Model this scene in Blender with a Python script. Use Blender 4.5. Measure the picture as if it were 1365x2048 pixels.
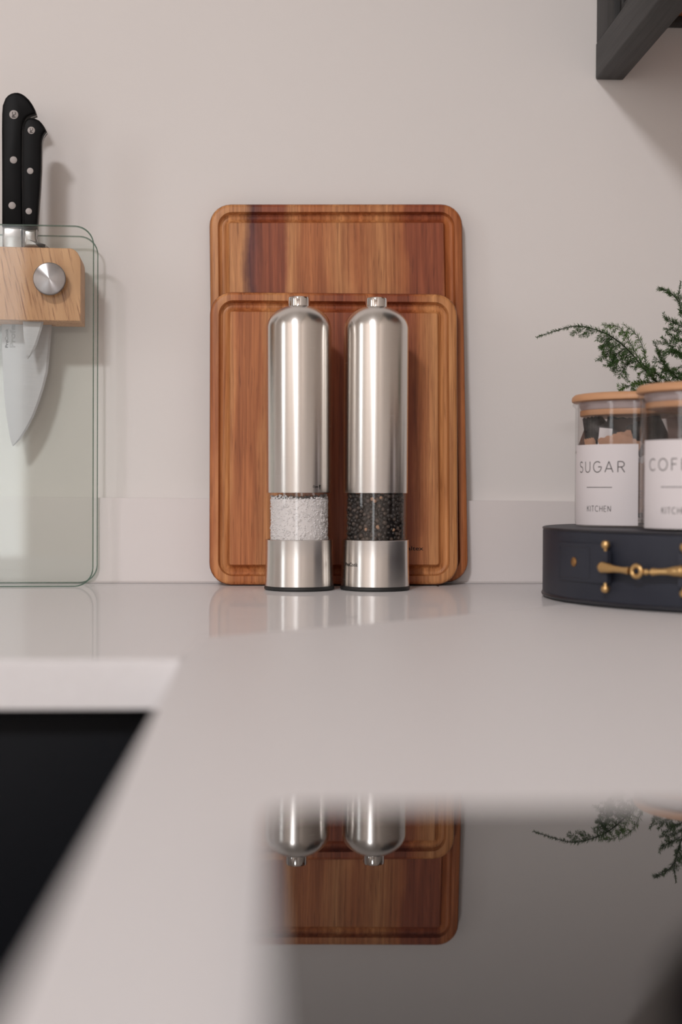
import bpy, bmesh, math, random
from mathutils import Vector, Matrix, Euler

S = bpy.context.scene
COL = S.collection
for o in list(bpy.data.objects):
    bpy.data.objects.remove(o)
MM = 0.001
CT = 0.92            # worktop height in metres; every z below is millimetres above the worktop

# ------------------------------------------------------------------ camera, light, exposure
def make_camera():
    yaw, pitch, roll = math.radians(3.06), math.radians(-0.79), 0.0045
    f = Vector((math.sin(yaw) * math.cos(pitch), math.cos(yaw) * math.cos(pitch), math.sin(pitch)))
    r0 = Vector((math.cos(yaw), -math.sin(yaw), 0))
    u0 = r0.cross(f)
    r = r0 * math.cos(roll) + u0 * math.sin(roll)
    u = -r0 * math.sin(roll) + u0 * math.cos(roll)
    cd = bpy.data.cameras.new('camera')
    cd.sensor_fit = 'VERTICAL'
    cd.sensor_height = 36
    cd.lens = 50
    cd.clip_start = 0.02
    cd.dof.use_dof = True
    cd.dof.focus_distance = 1.135
    cd.dof.aperture_fstop = 4.2
    cd.dof.aperture_blades = 0
    co = bpy.data.objects.new('camera', cd)
    COL.objects.link(co)
    m = Matrix((r, u, -f)).transposed().to_4x4()
    m.translation = Vector((0, 0, CT + 0.077))
    co.matrix_world = m
    S.camera = co

make_camera()

w = bpy.data.worlds.new('daylight')
S.world = w
w.use_nodes = True
w.node_tree.nodes['Background'].inputs[0].default_value = (0.80, 0.90, 1.0, 1)
w.node_tree.nodes['Background'].inputs[1].default_value = 1.0

def area(name, loc, rot, sx, sy, power, col, shape='RECTANGLE'):
    l = bpy.data.lights.new(name, 'AREA')
    l.shape = shape
    l.size = sx
    l.size_y = sy
    l.energy = power
    l.color = col
    o = bpy.data.objects.new(name, l)
    COL.objects.link(o)
    o.location = loc
    o.rotation_euler = rot
    return o

LAMP = (-1.02, -2.18, CT + 1.90)
LAMP_R = 0.26
area('lamp_light', LAMP, (0, 0, 0), LAMP_R * 2, LAMP_R * 2, 82, (1.0, 0.975, 0.985), 'DISK')
WIN = (-0.95, -3.83, 1.45)
area('window_light', WIN, (math.radians(90), 0, 0), 0.74, 1.5, 7.5, (1.0, 0.965, 0.93))
SIDEWIN = (-2.24, -0.30, 1.5)
area('side_window_light', SIDEWIN, (0, math.radians(-90), 0), 1.1, 0.46, 5, (1.0, 0.97, 0.95))

vs = S.view_settings
vs.view_transform = 'Standard'
vs.look = 'None'
vs.exposure = 0.27
vs.gamma = 1.0
vs.use_curve_mapping = False

# ------------------------------------------------------------------ helpers
def new_mat(name):
    m = bpy.data.materials.new(name)
    m.use_nodes = True
    nt = m.node_tree
    return m, nt, nt.nodes['Principled BSDF']

def srgb(r, g, b):
    def c(v):
        v /= 255.0
        return v / 12.92 if v <= 0.04045 else ((v + 0.055) / 1.055) ** 2.4
    return (c(r), c(g), c(b), 1)

def node(nt, t, **k):
    n = nt.nodes.new(t)
    for a, b in k.items():
        setattr(n, a, b)
    return n

def link(nt, a, b):
    nt.links.new(a, b)

def mapped(nt, scale, coord='Object', rot=(0, 0, 0), loc=(0, 0, 0)):
    tc = node(nt, 'ShaderNodeTexCoord')
    mp = node(nt, 'ShaderNodeMapping')
    mp.inputs['Scale'].default_value = scale
    mp.inputs['Rotation'].default_value = rot
    mp.inputs['Location'].default_value = loc
    link(nt, tc.outputs[coord], mp.inputs[0])
    return mp.outputs[0]

def noise(nt, vec, scale, detail=4, rough=0.55, dist=0):
    n = node(nt, 'ShaderNodeTexNoise')
    n.inputs['Scale'].default_value = scale
    n.inputs['Detail'].default_value = detail
    n.inputs['Roughness'].default_value = rough
    n.inputs['Distortion'].default_value = dist
    link(nt, vec, n.inputs['Vector'])
    return n.outputs[0]

def ramp(nt, fac, stops, interp='LINEAR'):
    r = node(nt, 'ShaderNodeValToRGB')
    r.color_ramp.interpolation = interp
    e = r.color_ramp.elements
    while len(e) < len(stops):
        e.new(0.5)
    for el, (p, c) in zip(e, stops):
        el.position = p
        el.color = c if len(c) == 4 else (*c, 1)
    link(nt, fac, r.inputs[0])
    return r.outputs[0]

def mixc(nt, fac, a, b, mode='MIX'):
    m = node(nt, 'ShaderNodeMix', data_type='RGBA', blend_type=mode)
    for sock, v in ((m.inputs[0], fac), (m.inputs[6], a), (m.inputs[7], b)):
        if hasattr(v, 'is_linked'):
            link(nt, v, sock)
        else:
            sock.default_value = v
    return m.outputs[2]

def mathn(nt, op, a, b=0.0, c=None):
    m = node(nt, 'ShaderNodeMath', operation=op)
    for i, v in enumerate((a, b) if c is None else (a, b, c)):
        if hasattr(v, 'is_linked'):
            link(nt, v, m.inputs[i])
        else:
            m.inputs[i].default_value = v
    return m.outputs[0]

def bump(nt, bs, height, strength, dist=0.001):
    b = node(nt, 'ShaderNodeBump')
    b.inputs['Strength'].default_value = strength
    b.inputs['Distance'].default_value = dist
    link(nt, height, b.inputs['Height'])
    link(nt, b.outputs[0], bs.inputs['Normal'])

def simple(name, col, rough=0.5, metal=0.0, spec=0.5):
    m, nt, bs = new_mat(name)
    bs.inputs['Base Color'].default_value = col
    bs.inputs['Roughness'].default_value = rough
    bs.inputs['Metallic'].default_value = metal
    bs.inputs['Specular IOR Level'].default_value = spec
    return m

def thin_glass(name, tint, f0=0.04, gain=0.9, rough=0.0):
    """clear sheet: straight-through transparency plus a Fresnel-weighted mirror reflection"""
    m, nt, bs = new_mat(name)
    nt.nodes.remove(bs)
    out = nt.nodes['Material Output']
    lw = node(nt, 'ShaderNodeLayerWeight')
    p = mathn(nt, 'POWER', lw.outputs['Facing'], 5.0)
    f = mathn(nt, 'MULTIPLY_ADD', p, gain - f0, f0)
    tr = node(nt, 'ShaderNodeBsdfTransparent')
    tr.inputs[0].default_value = tint
    gl = node(nt, 'ShaderNodeBsdfGlossy')
    gl.inputs['Roughness'].default_value = rough
    mx = node(nt, 'ShaderNodeMixShader')
    link(nt, f, mx.inputs[0])
    link(nt, tr.outputs[0], mx.inputs[1])
    link(nt, gl.outputs[0], mx.inputs[2])
    link(nt, mx.outputs[0], out.inputs[0])
    return m

def build(name, verts, faces, mat, parent=None, smooth=40, mats=None, midx=None, scale=MM):
    me = bpy.data.meshes.new(name)
    me.from_pydata([(v[0] * scale, v[1] * scale, v[2] * scale) for v in verts], [], faces)
    for mm in (mats or [mat]):
        me.materials.append(mm)
    if midx:
        me.polygons.foreach_set('material_index', midx)
    bm = bmesh.new()
    bm.from_mesh(me)
    bmesh.ops.recalc_face_normals(bm, faces=bm.faces)
    bm.to_mesh(me)
    bm.free()
    if smooth:
        me.polygons.foreach_set('use_smooth', [True] * len(me.polygons))
        me.set_sharp_from_angle(angle=math.radians(smooth))
    me.update()
    o = bpy.data.objects.new(name, me)
    COL.objects.link(o)
    if parent:
        o.parent = parent
    return o

def from_bm(name, bm, mat, parent=None, smooth=40, mats=None):
    me = bpy.data.meshes.new(name)
    bmesh.ops.recalc_face_normals(bm, faces=bm.faces)
    bm.to_mesh(me)
    bm.free()
    for mm in (mats or [mat]):
        me.materials.append(mm)
    if smooth:
        me.polygons.foreach_set('use_smooth', [True] * len(me.polygons))
        me.set_sharp_from_angle(angle=math.radians(smooth))
    o = bpy.data.objects.new(name, me)
    COL.objects.link(o)
    if parent:
        o.parent = parent
    return o

def thing(name, label, cat, loc, rot=(0, 0, 0), group=None):
    o = bpy.data.objects.new(name, None)
    o.empty_display_size = 0.05
    COL.objects.link(o)
    o.location = (loc[0] * MM, loc[1] * MM, CT + loc[2] * MM)
    o.rotation_euler = rot
    tag(o, label, cat, group)
    return o

def tag(o, label, cat, group=None):
    o['label'] = label
    o['category'] = cat
    if group:
        o['group'] = group

def place(o, x=0, y=0, z=0):
    o.location = (x * MM, y * MM, CT + z * MM)
    return o

def structure(o):
    o['kind'] = 'structure'
    return o

def add_box(bm, x0, x1, y0, y1, z0, z1, bev=0, seg=2):
    v = [bm.verts.new((x * MM, y * MM, z * MM)) for x in (x0, x1) for y in (y0, y1) for z in (z0, z1)]
    fs = [bm.faces.new([v[i] for i in f]) for f in
          ((0, 1, 3, 2), (4, 6, 7, 5), (0, 4, 5, 1), (2, 3, 7, 6), (0, 2, 6, 4), (1, 5, 7, 3))]
    bmesh.ops.recalc_face_normals(bm, faces=fs)
    if bev:
        es = list({e for f in fs for e in f.edges})
        bmesh.ops.bevel(bm, geom=es, offset=bev * MM, segments=seg, affect='EDGES', profile=0.5)

def box(name, x0, x1, y0, y1, z0, z1, mat, parent=None, bev=0, seg=2):
    bm = bmesh.new()
    add_box(bm, x0, x1, y0, y1, z0, z1, bev, seg)
    return from_bm(name, bm, mat, parent, 35)

def lathe_data(prof, seg=96, axis='z', base=0):
    """prof: (radius, height) list; radius 0 ends are closed to a point"""
    vs_, fs_, rings = [], [], []
    for r, h in prof:
        if r < 1e-6:
            rings.append([base + len(vs_)])
            vs_.append((0, 0, h))
        else:
            rings.append([base + len(vs_) + i for i in range(seg)])
            for i in range(seg):
                a = 2 * math.pi * i / seg
                vs_.append((r * math.cos(a), r * math.sin(a), h))
    for a, b in zip(rings, rings[1:]):
        for i in range(seg):
            j = (i + 1) % seg
            if len(a) == 1 and len(b) == 1:
                continue
            if len(a) == 1:
                fs_.append((a[0], b[i], b[j]))
            elif len(b) == 1:
                fs_.append((a[i], a[j], b[0]))
            else:
                fs_.append((a[i], a[j], b[j], b[i]))
    if axis == 'y':      # axis along -y, heights towards the viewer
        vs_ = [(x, -z, y) for x, y, z in vs_]
    return vs_, fs_

def lathe(name, prof, mat, parent=None, seg=96, axis='z', off=(0, 0, 0), smooth=40):
    v, f = lathe_data(prof, seg, axis)
    v = [(x + off[0], y + off[1], z + off[2]) for x, y, z in v]
    return build(name, v, f, mat, parent, smooth)

def prism(bm, outline, y0, y1, bev=0, seg=3):
    """outline of (x, z) extruded along y"""
    n = len(outline)
    a = [bm.verts.new((x * MM, y0 * MM, z * MM)) for x, z in outline]
    b = [bm.verts.new((x * MM, y1 * MM, z * MM)) for x, z in outline]
    fs = [bm.faces.new(a), bm.faces.new(b[::-1])]
    for i in range(n):
        j = (i + 1) % n
        fs.append(bm.faces.new((a[j], a[i], b[i], b[j])))
    bmesh.ops.recalc_face_normals(bm, faces=fs)
    if bev:
        es = list({e for f in fs[:2] for e in f.edges})
        bmesh.ops.bevel(bm, geom=es, offset=bev * MM, segments=seg, affect='EDGES', profile=0.5)

def smooth_line(pts, sub=6):
    """Catmull-Rom through points"""
    out = []
    P = [Vector(p) for p in pts]
    P = [P[0] * 2 - P[1]] + P + [P[-1] * 2 - P[-2]]
    for i in range(1, len(P) - 2):
        for k in range(sub):
            t = k / sub
            a, b, c, d = P[i - 1], P[i], P[i + 1], P[i + 2]
            out.append(0.5 * ((2 * b) + (c - a) * t + (2 * a - 5 * b + 4 * c - d) * t * t + (3 * b - a - 3 * c + d) * t ** 3))
    out.append(P[-2])
    return out

def tube_data(pts, rad, seg=8, base=0):
    vs_, fs_ = [], []
    n = len(pts)
    for i, p in enumerate(pts):
        t = (pts[min(i + 1, n - 1)] - pts[max(i - 1, 0)]).normalized()
        up = Vector((0, 0, 1)) if abs(t.z) < 0.9 else Vector((1, 0, 0))
        s = t.cross(up).normalized()
        u = s.cross(t)
        r = rad[i] if isinstance(rad, (list, tuple)) else rad
        for k in range(seg):
            a = 2 * math.pi * k / seg
            vs_.append(tuple(p + s * (r * math.cos(a)) + u * (r * math.sin(a))))
    for i in range(n - 1):
        for k in range(seg):
            j = (k + 1) % seg
            fs_.append((base + i * seg + k, base + i * seg + j, base + (i + 1) * seg + j, base + (i + 1) * seg + k))
    fs_.append(tuple(base + k for k in range(seg))[::-1])
    fs_.append(tuple(base + (n - 1) * seg + k for k in range(seg)))
    return vs_, fs_

# --- lettering -----------------------------------------------------
def text2d(body, height, bold=0.0, outline=0.0, spacing=1.0):
    """built-in font as flat triangles, cap height = height (mm); returns verts2d, faces, width"""
    cu = bpy.data.curves.new('lettering', 'FONT')
    cu.body = body
    cu.size = 1.0
    cu.space_character = spacing
    cu.resolution_u = 3
    cu.offset = bold
    if outline:
        cu.fill_mode = 'NONE'
        cu.bevel_depth = outline
        cu.bevel_resolution = 0
    else:
        cu.fill_mode = 'FRONT'
    ob = bpy.data.objects.new('lettering', cu)
    COL.objects.link(ob)
    dg = bpy.context.evaluated_depsgraph_get()
    me = bpy.data.meshes.new_from_object(ob.evaluated_get(dg))
    k = height / 0.72
    vs_ = [(v.co.x * k, v.co.y * k) for v in me.vertices]
    fs_ = [tuple(p.vertices) for p in me.polygons]
    bpy.data.objects.remove(ob)
    bpy.data.curves.remove(cu)
    bpy.data.meshes.remove(me)
    x0 = min(v[0] for v in vs_)
    vs_ = [(x - x0, y) for x, y in vs_]
    return vs_, fs_, max(v[0] for v in vs_)

def flat_text(name, parts, fn, mat, parent):
    """parts: list of (verts2d, faces, dx, dy); fn maps (s, t) to 3-D"""
    V, F = [], []
    for v2, f2, dx, dy in parts:
        b = len(V)
        V += [fn(x + dx, y + dy) for x, y in v2]
        F += [tuple(b + i for i in f) for f in f2]
    me = bpy.data.meshes.new(name)
    me.from_pydata([(v[0] * MM, v[1] * MM, v[2] * MM) for v in V], [], F)
    me.materials.append(mat)
    o = bpy.data.objects.new(name, me)
    COL.objects.link(o)
    o.parent = parent
    return o

def arc(cx, cy, rx, ry, a0, a1, n=12):
    return [(cx + rx * math.cos(math.radians(a0 + (a1 - a0) * i / n)), cy + ry * math.sin(math.radians(a0 + (a1 - a0) * i / n))) for i in range(n + 1)]

GLYPH = {   # thin geometric capitals: width, strokes in a box of height 1
    'S': (0.5, [arc(0.25, 0.76, 0.21, 0.23, 30, 260, 12) + arc(0.24, 0.27, 0.24, 0.26, 80, -150, 12)]),
    'U': (0.62, [[(0.03, 1), (0.03, 0.32)] + arc(0.31, 0.32, 0.28, 0.31, 180, 360, 12) + [(0.59, 1)]]),
    'G': (0.78, [arc(0.42, 0.5, 0.40, 0.49, 48, 360, 20) + [(0.5, 0.5)]]),
    'A': (0.74, [[(0.02, 0), (0.37, 1), (0.72, 0)], [(0.14, 0.32), (0.60, 0.32)]]),
    'R': (0.6, [[(0.04, 0), (0.04, 0.98), (0.3, 0.98)] + arc(0.3, 0.73, 0.25, 0.25, 90, -90, 10) + [(0.04, 0.48)], [(0.3, 0.48), (0.58, 0)]]),
    'C': (0.74, [arc(0.42, 0.5, 0.40, 0.49, 48, 312, 18)]),
    'O': (0.86, [arc(0.43, 0.5, 0.41, 0.49, 0, 360, 24)]),
    'F': (0.5, [[(0.04, 0), (0.04, 0.98), (0.48, 0.98)], [(0.04, 0.52), (0.42, 0.52)]]),
    'E': (0.5, [[(0.48, 0.98), (0.04, 0.98), (0.04, 0.02), (0.48, 0.02)], [(0.04, 0.52), (0.42, 0.52)]]),
    'K': (0.58, [[(0.04, 0), (0.04, 1)], [(0.54, 1), (0.06, 0.45)], [(0.2, 0.6), (0.57, 0)]]),
    'I': (0.1, [[(0.05, 0), (0.05, 1)]]),
    'T': (0.56, [[(0.0, 0.98), (0.56, 0.98)], [(0.28, 0.98), (0.28, 0)]]),
    'H': (0.64, [[(0.04, 0), (0.04, 1)], [(0.6, 0), (0.6, 1)], [(0.04, 0.52), (0.6, 0.52)]]),
    'N': (0.64, [[(0.04, 0), (0.04, 1), (0.6, 0), (0.6, 1)]]),
}

def ribbon(pts, wd, step=0.8):
    V, F = [], []
    P = []
    for a, b in zip(pts, pts[1:]):
        d = math.hypot(b[0] - a[0], b[1] - a[1])
        n = max(1, int(d / step))
        P += [(a[0] + (b[0] - a[0]) * i / n, a[1] + (b[1] - a[1]) * i / n) for i in range(n)]
    P.append(pts[-1])
    for i, p in enumerate(P):
        a, b = P[max(i - 1, 0)], P[min(i + 1, len(P) - 1)]
        dx, dy = b[0] - a[0], b[1] - a[1]
        L = math.hypot(dx, dy) or 1
        nx, ny = -dy / L * wd / 2, dx / L * wd / 2
        V += [(p[0] + nx, p[1] + ny), (p[0] - nx, p[1] - ny)]
    for i in range(len(P) - 1):
        F.append((2 * i, 2 * i + 1, 2 * i + 3, 2 * i + 2))
    return V, F

def stroke_text(body, width, height, wd, gap):
    """centred thin capitals, scaled to the given total width"""
    tot = sum(GLYPH[c][0] for c in body) + gap * (len(body) - 1)
    kx = width / tot
    x = -width / 2
    V, F = [], []
    for c in body:
        gw, strokes = GLYPH[c]
        for st in strokes:
            v, f = ribbon([(x + px * kx, py * height) for px, py in st], wd)
            b = len(V)
            V += v
            F += [tuple(b + i for i in q) for q in f]
        x += (gw + gap) * kx
    return V, F

# ------------------------------------------------------------------ materials
def wall_paint(name, col):
    m, nt, bs = new_mat(name)
    v = mapped(nt, (1, 1, 1))
    n1 = noise(nt, v, 6, 3)
    c = mixc(nt, n1, (col[0] * 0.985, col[1] * 0.985, col[2] * 0.985, 1), (min(col[0] * 1.015, 1), col[1] * 1.015, col[2] * 1.015, 1))
    link(nt, c, bs.inputs['Base Color'])
    bs.inputs['Roughness'].default_value = 0.75
    bs.inputs['Specular IOR Level'].default_value = 0.25
    bump(nt, bs, noise(nt, v, 330, 3), 0.12, 0.0006)
    return m

PAINT = wall_paint('warm white wall paint', (0.79, 0.762, 0.748))
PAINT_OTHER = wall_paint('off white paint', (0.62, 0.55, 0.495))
CEIL = wall_paint('ceiling paint', (0.82, 0.81, 0.79))

def quartz(name, sharp):
    """white quartz: matt body, plus a share of mirror-polished surface"""
    m, nt, bs = new_mat(name)
    out = nt.nodes['Material Output']
    v = mapped(nt, (1, 1, 1))
    c = mixc(nt, noise(nt, v, 350, 2), srgb(221, 219, 221), srgb(231, 230, 232))
    link(nt, c, bs.inputs['Base Color'])
    bs.inputs['Roughness'].default_value = 0.48
    if sharp:
        b2 = node(nt, 'ShaderNodeBsdfPrincipled')
        link(nt, c, b2.inputs['Base Color'])
        b2.inputs['Roughness'].default_value = 0.035
        mx = node(nt, 'ShaderNodeMixShader')
        mx.inputs[0].default_value = sharp
        link(nt, bs.outputs[0], mx.inputs[1])
        link(nt, b2.outputs[0], mx.inputs[2])
        link(nt, mx.outputs[0], out.inputs[0])
    return m

QUARTZ_POLISHED = quartz('polished white quartz', 0.36)
QUARTZ_HONED = quartz('honed white quartz', 0.0)
UPSTAND = simple('white quartz upstand', srgb(226, 220, 219), 0.4)
HOB_GLASS = simple('black hob glass', (0.006, 0.006, 0.007, 1), 0.012, 0.0, 0.85)
MATT_BLACK = simple('matt black', (0.003, 0.003, 0.003, 1), 0.9, spec=0.0)
NAVY = simple('dark navy cabinet paint', (0.003, 0.004, 0.0065, 1), 0.5, spec=0.15)
RUBBER = simple('black rubber', (0.012, 0.012, 0.012, 1), 0.55)
CHROME = simple('polished chrome', (0.78, 0.77, 0.76, 1), 0.06, 1.0)
SEAM = simple('grey sealant', srgb(205, 199, 198), 0.5)
BLACK_PLASTIC = simple('black handle plastic', (0.003, 0.003, 0.0035, 1), 0.42, spec=0.1)
RIVET = simple('satin rivet steel', (0.36, 0.33, 0.32, 1), 0.55, 0.3)
INK = simple('black print', (0.012, 0.011, 0.011, 1), 0.6, spec=0.2)
INK_SOFT = simple('dark grey print', (0.05, 0.045, 0.045, 1), 0.6, spec=0.2)
INK_ETCH = simple('grey etched print', (0.10, 0.085, 0.08, 1), 0.6, spec=0.2)
BRASS = simple('satin brass', (0.66, 0.43, 0.19, 1), 0.33, 1.0)
BRASS_DULL = simple('dull brass', (0.40, 0.22, 0.09, 1), 0.45, 1.0)
PAPER = simple('white card label', srgb(226, 220, 222), 0.6, spec=0.2)
SEAL = simple('clear silicone seal', srgb(186, 172, 172), 0.35)
CLEAR = thin_glass('clear jar glass', (0.97, 0.965, 0.965, 1), 0.035, 0.75)
ACRYLIC = thin_glass('clear acrylic', (0.96, 0.955, 0.95, 1), 0.035, 0.7)
PANE = thin_glass('pale green glass', (0.977, 0.988, 0.980, 1), 0.03, 0.5)
WINPANE = thin_glass('window glass', (0.97, 0.98, 0.98, 1), 0.03, 0.8)
LEAF = simple('fern needles', (0.055, 0.115, 0.034, 1), 0.5, spec=0.3)
LEAF_YOUNG = simple('young fern needles', (0.085, 0.17, 0.035, 1), 0.5, spec=0.3)
STEM = simple('dark fern stem', (0.022, 0.035, 0.016, 1), 0.6)
SOIL = simple('potting soil', (0.02, 0.013, 0.009, 1), 0.9)
POT = simple('white pot glaze', srgb(215, 208, 203), 0.3)
GLOW = None

def edge_glass():
    m, nt, bs = new_mat('green glass edge')
    nt.nodes.remove(bs)
    out = nt.nodes['Material Output']
    tr = node(nt, 'ShaderNodeBsdfTransparent')
    tr.inputs[0].default_value = (0.52, 0.63, 0.57, 1)
    gl = node(nt, 'ShaderNodeBsdfPrincipled')
    gl.inputs['Base Color'].default_value = (0.20, 0.28, 0.24, 1)
    gl.inputs['Roughness'].default_value = 0.12
    mx = node(nt, 'ShaderNodeMixShader')
    mx.inputs[0].default_value = 0.45
    link(nt, tr.outputs[0], mx.inputs[1])
    link(nt, gl.outputs[0], mx.inputs[2])
    link(nt, mx.outputs[0], out.inputs[0])
    return m
PANE_EDGE = edge_glass()

def brushed(name, axis, base, rough, aniso, line_scale=(4, 4, 900), rotn=0.25, amt=0.10, metal=1.0):
    m, nt, bs = new_mat(name)
    bs.inputs['Metallic'].default_value = 1.0
    bs.inputs['Metallic'].default_value = metal
    v = mapped(nt, line_scale)
    n1 = noise(nt, v, 6, 3, 0.6)
    c = ramp(nt, n1, [(0.25, tuple(x * (1 - amt) for x in base)), (0.75, tuple(min(1, x * (1 + amt)) for x in base))])
    link(nt, c, bs.inputs['Base Color'])
    r = mathn(nt, 'MULTIPLY_ADD', n1, 0.015, rough - 0.007)
    link(nt, r, bs.inputs['Roughness'])
    if aniso:
        bs.inputs['Anisotropic'].default_value = aniso
        bs.inputs['Anisotropic Rotation'].default_value = rotn
        tg = node(nt, 'ShaderNodeTangent', direction_type='RADIAL', axis=axis)
        link(nt, tg.outputs[0], bs.inputs['Tangent'])
    return m

STEEL = brushed('brushed steel', 'Z', (0.76, 0.735, 0.705), 0.27, 0.65, (4, 4, 700), 0.25, 0.022)
KNOB_STEEL = brushed('turned steel', 'Y', (0.30, 0.29, 0.29), 0.25, 0.9, (400, 4, 400), 0.25, 0.04)
BLADE = brushed('brushed blade steel', 'Z', (0.44, 0.445, 0.465), 0.4, 0.0, (6, 6, 700), 0, 0.09, 0.25)
BOLSTER = brushed('polished bolster steel', 'Z', (0.33, 0.315, 0.31), 0.22, 0.0, (50, 50, 3), 0, 0.06)

def edge_mask(nt, sep, width):
    # 1 outside the rim: the sides of the board are sealed darker than its face
    ax = mathn(nt, 'GREATER_THAN', mathn(nt, 'ABSOLUTE', sep.outputs[0]), width / 2 - 0.0052)
    az = mathn(nt, 'GREATER_THAN', mathn(nt, 'ABSOLUTE', mathn(nt, 'SUBTRACT', sep.outputs[2], BOARD_H[width] / 2)), BOARD_H[width] / 2 - 0.0052)
    return mathn(nt, 'MAXIMUM', ax, az)
BOARD_H = {0.214: 0.3195, 0.206: 0.242}

def board_wood(name, bands, x0, width, seed, dark):
    """oiled acacia: vertical bands for stave tones and painted shade, fine vertical grain and pores"""
    m, nt, bs = new_mat(name)
    tc = node(nt, 'ShaderNodeTexCoord')
    sep = node(nt, 'ShaderNodeSeparateXYZ')
    link(nt, tc.outputs['Object'], sep.inputs[0])
    wob = noise(nt, mapped(nt, (16, 16, 7), loc=(seed, 0, seed)), 1.0, 5, 0.6)
    xw = mathn(nt, 'MULTIPLY_ADD', wob, 0.030, sep.outputs[0])
    xs = mathn(nt, 'MULTIPLY_ADD', xw, 1.0 / width, (-x0 - 0.015) / width)
    base = ramp(nt, xs, bands)
    n1 = noise(nt, mapped(nt, (260, 260, 7), loc=(seed * 3, 0, 0)), 1.0, 5, 0.65, 0.4)
    n2 = noise(nt, mapped(nt, (45, 45, 5), loc=(seed * 5, 0, 2)), 1.0, 4, 0.6, 1.5)
    n3 = noise(nt, mapped(nt, (700, 700, 32), loc=(seed, 3, 0)), 1.0, 2, 0.5)
    c = mixc(nt, ramp(nt, n1, [(0.36, (0, 0, 0)), (0.64, (1, 1, 1))]), mixc(nt, 1.0, base, (0.58, 0.49, 0.43, 1), 'MULTIPLY'), base)
    c = mixc(nt, ramp(nt, n2, [(0.35, (0.55, 0.55, 0.55)), (0.62, (0, 0, 0))]), c, mixc(nt, 1.0, c, dark, 'MULTIPLY'))
    pore = ramp(nt, n3, [(0.60, (0, 0, 0)), (0.70, (1, 1, 1))])
    c = mixc(nt, mathn(nt, 'MULTIPLY', pore, 0.55), c, mixc(nt, 1.0, c, (0.42, 0.34, 0.28, 1), 'MULTIPLY'))
    side = mathn(nt, 'GREATER_THAN', sep.outputs[1], 0.0014)
    c = mixc(nt, mathn(nt, 'MULTIPLY', side, edge_mask(nt, sep, width)), c, mixc(nt, 1.0, c, (0.50, 0.40, 0.36, 1), 'MULTIPLY'))
    link(nt, c, bs.inputs['Base Color'])
    bs.inputs['Roughness'].default_value = 0.42
    bs.inputs['Specular IOR Level'].default_value = 0.35
    bump(nt, bs, n1, 0.10, 0.0005)
    return m

LT, MD, RD, DK, PU = srgb(224, 162, 106), srgb(196, 123, 74), srgb(162, 88, 56), srgb(120, 64, 40), srgb(108, 58, 56)
BOARD_BACK = board_wood('acacia back board', [(0.0, LT), (0.125, LT), (0.16, PU), (0.20, RD), (0.29, RD), (0.325, LT), (0.37, MD), (0.44, MD),
                                              (0.50, LT), (0.58, MD), (0.68, LT), (0.76, MD), (0.79, RD), (0.86, RD), (0.91, RD), (0.93, MD), (1.0, MD)], -0.107, 0.214, 1.7, (0.62, 0.48, 0.44, 1))
BOARD_FRONT = board_wood('acacia front board', [(0.0, MD), (0.06, LT), (0.10, MD), (0.17, MD), (0.19, MD), (0.24, LT), (0.40, MD), (0.50, RD), (0.56, RD),  # reddish band midway is shade between the mills, put into the colour
                                                (0.64, MD), (0.70, RD), (0.80, RD), (0.84, MD), (0.89, LT), (0.96, LT), (1.0, LT)], -0.103, 0.206, 5.3, (0.70, 0.56, 0.50, 1))

def oak():
    m, nt, bs = new_mat('oak')
    v = mapped(nt, (1, 1, 1), rot=(0, math.radians(12), 0))
    def sc(s, loc=(0, 0, 0)):
        mp = node(nt, 'ShaderNodeMapping')
        mp.inputs['Scale'].default_value = s
        mp.inputs['Location'].default_value = loc
        link(nt, v, mp.inputs[0])
        return mp.outputs[0]
    n1 = noise(nt, sc((620, 620, 34)), 1.0, 3, 0.6, 0.3)
    n2 = noise(nt, sc((70, 70, 8)), 1.0, 3, 0.5, 0.6)
    c = ramp(nt, n2, [(0.3, srgb(196, 146, 104)), (0.7, srgb(220, 172, 128))])
    streak = ramp(nt, n1, [(0.30, (1, 1, 1)), (0.47, (0, 0, 0))])
    c = mixc(nt, mathn(nt, 'MULTIPLY', streak, 0.9), c, srgb(142, 90, 56))
    link(nt, c, bs.inputs['Base Color'])
    bs.inputs['Roughness'].default_value = 0.55
    bs.inputs['Specular IOR Level'].default_value = 0.3
    bump(nt, bs, n1, 0.12, 0.0004)
    return m
OAK = oak()

def bamboo():
    m, nt, bs = new_mat('bamboo')
    n1 = noise(nt, mapped(nt, (40, 6, 200)), 1.0, 3, 0.6)
    tc = node(nt, 'ShaderNodeTexCoord')
    sep = node(nt, 'ShaderNodeSeparateXYZ')
    link(nt, tc.outputs['Object'], sep.inputs[0])
    fl = mathn(nt, 'FLOOR', mathn(nt, 'MULTIPLY', sep.outputs[0], 62.0))
    wn = node(nt, 'ShaderNodeTexWhiteNoise', noise_dimensions='1D')
    link(nt, fl, wn.inputs['W'])
    c = mixc(nt, wn.outputs[0], srgb(212, 162, 122), srgb(234, 188, 150))
    c = mixc(nt, n1, c, mixc(nt, 1.0, c, (0.86, 0.8, 0.75, 1), 'MULTIPLY'))
    link(nt, c, bs.inputs['Base Color'])
    bs.inputs['Roughness'].default_value = 0.5
    return m
BAMBOO = bamboo()

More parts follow.
